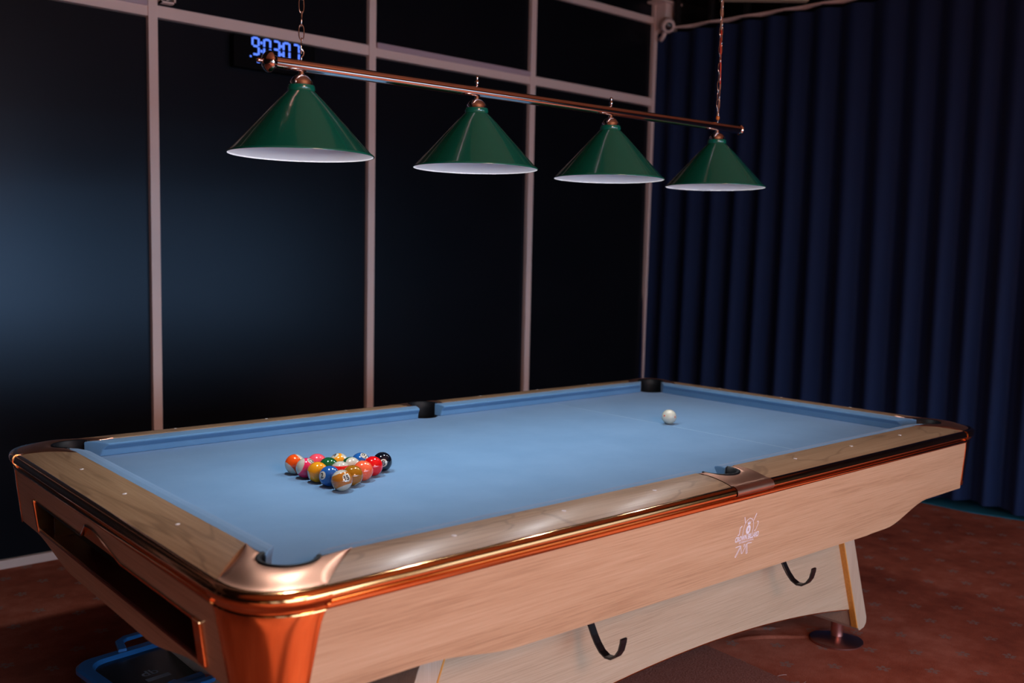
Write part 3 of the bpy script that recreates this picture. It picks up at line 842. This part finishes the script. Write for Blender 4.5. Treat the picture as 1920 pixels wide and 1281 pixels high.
balls = [
 (15, 0, 0, (.42, .145, .015), 1, (.457, .256, .852), (-.33, .93, -.1), 0, 'brown striped ball numbered 15, nearest corner of the rack'),
 (2, 0, 1, (.012, .10, .36), 0, (-.70, .08, .70), (.1, 1, 0), .15, 'blue solid ball with number 2 beside the brown striped ball'),
 (1, 0, 2, (.75, .30, .01), 0, (-.93, -.25, .25), (0, 1, 0), 0, 'golden yellow solid ball between the blue 2 and the pink striped ball'),
 (12, 0, 3, (.75, .025, .11), 1, (.50, .72, .50), (-.92, .20, .25), -.5, 'pink striped ball beside the orange striped ball'),
 (13, 0, 4, (.82, .085, .008), 1, (-.5, .3, -.8), (.75, .62, -.15), 0, 'orange striped ball at the left corner of the rack'),
 (7, 1, 0, (.33, .13, .006), 0, (.50, -.86, .10), (0, .3, 1), 0, 'brown solid ball right behind the brown striped ball'),
 (11, 1, 1, (.70, .012, .010), 1, (-.7, .1, -.7), (.65, .25, .70), 0, 'red and white striped ball in the middle of the rack'),
 (6, 1, 2, (.006, .10, .03), 0, (.68, -.12, .70), (0, 1, 0), .2, 'dark green solid ball inside the rack'),
 (4, 1, 3, (.80, .085, .13), 0, (-.3, -.3, -.9), (0, 1, 0), 0, 'pink solid ball in the back row of the rack'),
 (5, 2, 0, (.85, .13, .05), 0, (-.2, .2, -.95), (0, 1, 0), 0, 'orange solid ball between the brown and the red ball'),
 (14, 2, 1, (.006, .10, .035), 1, (-.85, .2, .3), (.48, .30, .80), 0, 'green and white striped ball inside the rack'),
 (9, 2, 2, (.80, .32, .02), 1, (-.42, .80, .43), (.9, .15, -.2), 1.35, 'yellow striped ball numbered 9 in the back row'),
 (3, 3, 0, (.70, .006, .008), 0, (-.2, .2, -.95), (0, 1, 0), 0, 'red solid ball in front of the black ball'),
 (10, 3, 1, (.012, .11, .40), 1, (.36, .72, .60), (.1, -.62, .70), -.6, 'blue striped ball numbered 10 in the back row'),
 (8, 4, 0, (.004, .006, .012), 0, (.12, -.12, .98), (0, 1, 0), .1, 'black ball at the right corner of the rack'),
]
for num, i, j, c, st, disc, pole, tw, lab in balls:
    p = bp(i, j)
    make_ball('billiard_ball', (p.x, p.y, BR+.0003), c, num, st, disc, pole, tw, lab, 'racked pool balls')
make_ball('cue_ball', (1.928, .6576, BR+.0003), (.6, .6, .5), 0, 0, (-.62, .12, .76), (.05, 1, -.1), 0, 'cream cue ball with red dots alone at the far end of the cloth', None)

# ---------------------------------------------------------------- lamp over the table
SLP = (1.128-1.100)/(2.269-.276)
def zb_(x): return 1.100+SLP*(x-.276)
GREEN, nt, b = new('green_enamel')
b.inputs['Base Color'].default_value = (.004, .15, .095, 1); b.inputs['Roughness'].default_value = .22; b.inputs['Coat Weight'].default_value = .7; b.inputs['Coat Roughness'].default_value = .05
ENAMEL = plain('white_enamel_lining', (.60, .56, .57), .45)
m, nt, b = new('frosted_bulb'); b.inputs['Base Color'].default_value = (.9, .9, .9, 1); b.inputs['Emission Color'].default_value = (1, .97, .95, 1); b.inputs['Emission Strength'].default_value = 1.5
BULB = m
lamp = empty('billiard_lamp', (1.27, .635, zb_(1.27)))
tag(lamp, 'hanging billiard lamp with chrome bar and four green cone shades', 'lamp')
LO = Vector((1.27, .635, zb_(1.27)))
def lz_(o): o.location = Vector(o.location)-LO; return o
ang = math.atan(SLP)
br = lathe('lamp_bar', [(0, -1.0), (.0155, -1.0), (.0155, 1.0), (0, 1.0)], CHROME, lamp, seg=40, axis='X', loc=(0, 0, 0))
br.rotation_euler = (0, -ang, 0); br.data.set_sharp_from_angle(angle=radians(40))
endp = [(0, -.030), (.005, -.028), (.0065, -.022), (.005, -.017), (.004, -.014), (.010, -.012), (.017, -.009), (.023, -.003), (.0265, .002), (.0275, .006), (.0265, .010), (.020, .012), (.018, .020), (0, .020)]
for s_ in (-1, 1):
    e_ = lathe('end_cap', [(r_, z_*1.0) for r_, z_ in endp], CHROME if s_ < 0 else CHROME, lamp, seg=36, axis='X')
    k_ = 1 if s_ < 0 else .72
    e_.scale = (k_, k_, k_)
    e_.rotation_euler = (0, -ang, 0 if s_ < 0 else pi)
    xx = .270 if s_ < 0 else 2.268
    e_.location = (xx-1.27, 0, zb_(xx)-LO.z)
shade_prof = [(.034, .0), (.036, -.010), (.0335, -.014), (.040, -.020), (.060, -.040), (.180, -.169), (.186, -.173), (.189, -.176), (.1885, -.1785), (.186, -.178)]
LX = [.366, .949, 1.533, 2.123]; 
for i, x in enumerate(LX):
    zb = zb_(x); zt = zb-.0155
    nk = zt-.030   # top of shade neck
    cup = lathe('shade_fitter', [(0, .002), (.007, .002), (.008, -.006), (.014, -.008), (.022, -.014), (.027, -.021), (.029, -.025), (.029, -.036), (.026, -.037), (0, -.037)], SILVER, lamp, seg=32)
    cup.location = (x-1.27, 0, zt-LO.z); cup.data.set_sharp_from_angle(angle=radians(35))
    sh = lathe('lamp_shade', shade_prof, GREEN, lamp, seg=72); sh.location = (x-1.27, 0, zt-.034-LO.z); sh.data.set_sharp_from_angle(angle=radians(60))
    zl = [(r_-.0025 if k < 8 else r_, z_-.0008) for k, (r_, z_) in enumerate(shade_prof[2:])]
    ln = lathe('shade_lining', [(.001, -.0142)]+[(max(r_-.0028, .001), z_-.0005) for r_, z_ in shade_prof[2:8]]+[(.186, -.1783)], ENAMEL, sh, seg=72)
    bl = lathe('bulb', [(.001, -.018), (.014, -.020), (.014, -.045), (.026, -.060), (.032, -.078), (.028, -.095), (.015, -.107), (.001, -.110)], BULB, sh, seg=24)
    if i in (1, 2):
        fn_ = lathe('finial', [(0, .034), (.004, .032), (.0055, .028), (.004, .024), (.003, .021), (.006, .018), (.0065, .012), (.004, .008), (.004, 0), (0, 0)], SILVER, lamp, seg=20); fn_.location = (x-1.27, 0, zb+.013-LO.z)
    L_ = bpy.data.lights.new('bulb_light', 'AREA'); L_.shape = 'DISK'; L_.size = .07; L_.energy = (4.4, 3.7, 3.2, 2.9)[i]; L_.color = (.93, .96, 1.0); L_.spread = radians(155)
    lo = bpy.data.objects.new('bulb_light', L_); COL.objects.link(lo); lo.location = (x, .635, zt-.034-.122)
# chains
def link_mesh():
    rows = []; n = 24
    for k in range(n):
        a = 2*pi*k/n; cx_ = .0065*cos(a); cz_ = .0135*sin(a)+(.006 if sin(a) > 0 else -.006)*abs(sin(a))**.3
        rows.append((cx_, 0, cz_))
    o = tube('chain_link', rows, .0016, SILVER, None, seg=6, closed=True)
    return o
proto = link_mesh(); pm = proto.data; bpy.data.objects.remove(proto)
for x in (LX[0], LX[3]):
    ch = empty('chain', (x-1.27, 0, zb_(x)+.0155-LO.z), lamp)
    z = .022; k = 0
    hk_ = tube('chain_hook', [(0, 0, -.004), (0, 0, .006), (.006, 0, .012), (.007, 0, .020), (.002, 0, .028), (-.004, 0, .026)], .0022, SILVER, ch, seg=8)
    top = 2.46-(zb_(x)+.0155)
    while z < top+.01:
        l_ = bpy.data.objects.new('chain_link', pm); link(l_, ch); l_.location = (0, 0, z+.014); l_.rotation_euler = (radians(random.uniform(-3, 3)), 0, radians(-22 if k % 2 else 66)+random.uniform(-.2, .2))
        z += .0335; k += 1
    if x > 1:
        pts = []
        for i in range(60):
            t_ = i/59; zz = .01+t_*(top-.01); pts.append((.004*sin(zz*19)+.002, .004*cos(zz*15), zz))
        beige = plain('beige_cord', (.62, .36, .27), .5)
        tube('power_cord', pts[:7], .0018, beige, ch, seg=8)
        tube('power_cord', pts[6:16], .0024, plain('red_cord', (.75, .07, .03), .45), ch, seg=8)
        tube('power_cord', pts[15:], .0022, beige, ch, seg=8)
        lathe('cord_grommet', [(0, 0), (.006, 0), (.007, .008), (.004, .014), (0, .014)], plain('orange_grommet', (.8, .25, .03), .4), ch, seg=16, loc=(0, 0, .012))
    rose = lathe('ceiling_rose', [(0, 0), (.04, 0), (.038, -.012), (.02, -.022), (0, -.024)], CHROME, ch, seg=24, loc=(0, 0, top))

# ---------------------------------------------------------------- wall clock
ck = empty('digital_clock', (1.40, YW-.03, 1.585)); tag(ck, 'black digital wall clock with glowing blue digits below the frame rail', 'clock')
box('clock_body', -.20, -.022, -.078, .24, .022, .078, plain('clock_black', (.002, .002, .003), .6, spec=.08), ck, bevel=.004)
m, nt, b = new('blue_led'); b.inputs['Base Color'].default_value = (0, 0, 0, 1); b.inputs['Emission Color'].default_value = (.10, .22, 1, 1); b.inputs['Emission Strength'].default_value = 1.35
LED = m
SEG = {'0': 'abcdef', '9': 'abcdfg', '3': 'abcdg', '7': 'abc'}
def seg7(cx_, cz_, w_, h_, ch_):
    t_ = .0095; B = []
    hw, hh = w_/2, h_/2
    G = {'a': (-hw+t_, hh-t_, hw-t_, hh), 'g': (-hw+t_, -t_/2, hw-t_, t_/2), 'd': (-hw+t_, -hh, hw-t_, -hh+t_),
         'f': (-hw, t_*.4, -hw+t_, hh-t_*.5), 'b': (hw-t_, t_*.4, hw, hh-t_*.5), 'e': (-hw, -hh+t_*.5, -hw+t_, -t_*.4), 'c': (hw-t_, -hh+t_*.5, hw, -t_*.4)}
    for s_ in SEG[ch_]:
        x0, z0, x1, z1 = G[s_]; B.append((cx_+x0, -.0245, cz_+z0, cx_+x1, -.022, cz_+z1))
    return boxes('clock_digit', B, LED, ck)
zc_ = .032
dx = [-.068, -.008, .046, .107, .160]
for x, c_ in zip((-.088, -.026, .023, .079, .132), '90307'): seg7(x, zc_, .042, .088, c_)
for x in (-.057, .051): boxes('clock_colon', [(x-.005, -.0245, zc_+.014, x+.005, -.022, zc_+.026), (x-.005, -.0245, zc_-.026, x+.005, -.022, zc_-.014)], LED, ck)
boxes('clock_indicator', [(-.118, -.0245, -.024, -.110, -.022, -.016), (-.080, -.0245, -.046, -.066, -.022, -.038), (-.05, -.0245, -.046, -.036, -.022, -.038)], LED, ck)

# ---------------------------------------------------------------- corner security camera
sc = empty('security_camera', (4.285, YW-.085, 2.24)); tag(sc, 'pinkish white camera housing in the corner above the curtain track', 'camera')
box('camera_housing', .02, -.03, -.055, .155, .07, .125, WHITEP, sc, bevel=.004)
box('mounting_plate', -.045, -.05, .125, .175, .08, .140, WHITEP, sc, bevel=.003)
hd = lathe('camera_head', [(0, -.050), (.032, -.050), (.045, -.042), (.050, -.020), (.050, .02), (.04, .045), (0, .05)], WHITEP, sc, seg=32, loc=(.02, -.05, -.03)); hd.rotation_euler = (radians(-68), 0, radians(-35))
ln_ = lathe('camera_lens', [(0, -.054), (.020, -.054), (.026, -.050), (.026, -.044), (0, -.044)], BLACKM, hd, seg=24)
tube('camera_bracket', [(.02, -.04, -.06), (.03, -.01, -.10), (.035, .02, -.12)], .016, WHITEP, sc, seg=12)
# small white clamp on the frame beside the first upright
wc = empty('wall_bracket', (.868, YW-.03, 1.752)); tag(wc, 'small white bracket sitting on the frame rail beside the leftmost upright', 'bracket')
boxes('bracket_body', [(-.024, -.03, -.012, .046, .005, -.004), (-.024, -.03, -.012, -.016, .005, .12), (.038, -.03, -.012, .046, .005, .12)], WHITEP, wc)
tube('cable_bow', [(-.012, -.02, .09), (-.008, -.022, .03), (.010, -.022, .006), (.03, -.022, .014), (.036, -.02, .05), (.036, -.02, .11)], .006, WHITEP, wc, seg=10)
# ceiling strip light
cl = empty('strip_light', (3.92, 1.98, 2.165)); tag(cl, 'pale strip light hanging under the dark ceiling at the top edge', 'light')
cl.rotation_euler = (0, 0, radians(-43))
box('light_housing', -.02, -.03, .0, .5, .03, .04, plain('cream_housing', (.55, .5, .35), .5), cl, bevel=.006)
for x in (.05, .43): tube('hanger_wire', [(x, 0, .04), (x, 0, .29)], .0015, BLACKM, cl, seg=6)

# ---------------------------------------------------------------- storage case under the table
cs = empty('storage_case', (.20, 1.10, -H)); cs.rotation_euler = (0, 0, radians(6)); tag(cs, 'black storage case with translucent blue rim and handles on the floor under the table', 'case')
BLUEP = plain('blue_plastic', (.02, .13, .36), .3)
def rrect(w_, d_, r_, n=8):
    P = []
    for cx_, cy_, a0 in ((w_-r_, d_-r_, 0), (-w_+r_, d_-r_, pi/2), (-w_+r_, -d_+r_, pi), (w_-r_, -d_+r_, 1.5*pi)):
        for k in range(n+1): a = a0+pi/2*k/n; P.append((cx_+r_*cos(a), cy_+r_*sin(a)))
    return P
W_, D_ = .235, .17
rows = [[(x, y, z) for x, y in rrect(W_-ins, D_-ins, .05)] for ins, z in ((.03, 0), (.02, .03), (.006, .165))]
grid('case_body', rows, plain('case_black', (.006, .007, .012), .4), cs, closed_v=True, caps=True)
rows = [[(x, y, z) for x, y in rrect(W_-ins, D_-ins, .055)] for ins, z in ((.0, .166), (-.004, .170), (-.004, .182), (.002, .188), (.030, .188), (.036, .180), (.036, .166))]
grid('case_rim', rows, BLUEP, cs, closed_v=True, closed_u=True, smooth=False)
rows = [[(x, y, z) for x, y in rrect(W_-.036, D_-.036, .02)] for z in (.168, .176)]
grid('lid_panel', rows, plain('lid_black', (.004, .004, .006), .25), cs, closed_v=True, caps=True)
for s_ in (1, -1):
    P = [(-.09*1, s_*(D_-.02), .190), (-.075, s_*(D_+.035), .195), (-.05, s_*(D_+.05), .196), (.05, s_*(D_+.05), .196), (.075, s_*(D_+.035), .195), (.09, s_*(D_-.02), .190)]
    tube('case_handle', P, 0, BLUEP, cs, flat=(.012, .024, (0, 0, 1)))
put_text('lid_lettering', 'db', .05, None, lambda u, v: (u-.09, v-.02, .1766), plain('grey_print', (.25, .25, .28), .6), cs)
boxes('lid_stripe', [(-.12, -.075, .1762, -.05, -.055, .1767)], plain('grey_print2', (.25, .25, .28), .6), cs)

# ---------------------------------------------------------------- lift from bed coordinates to floor at z = 0
for o in list(COL.objects):
    if o.parent is None: o.location.z += H
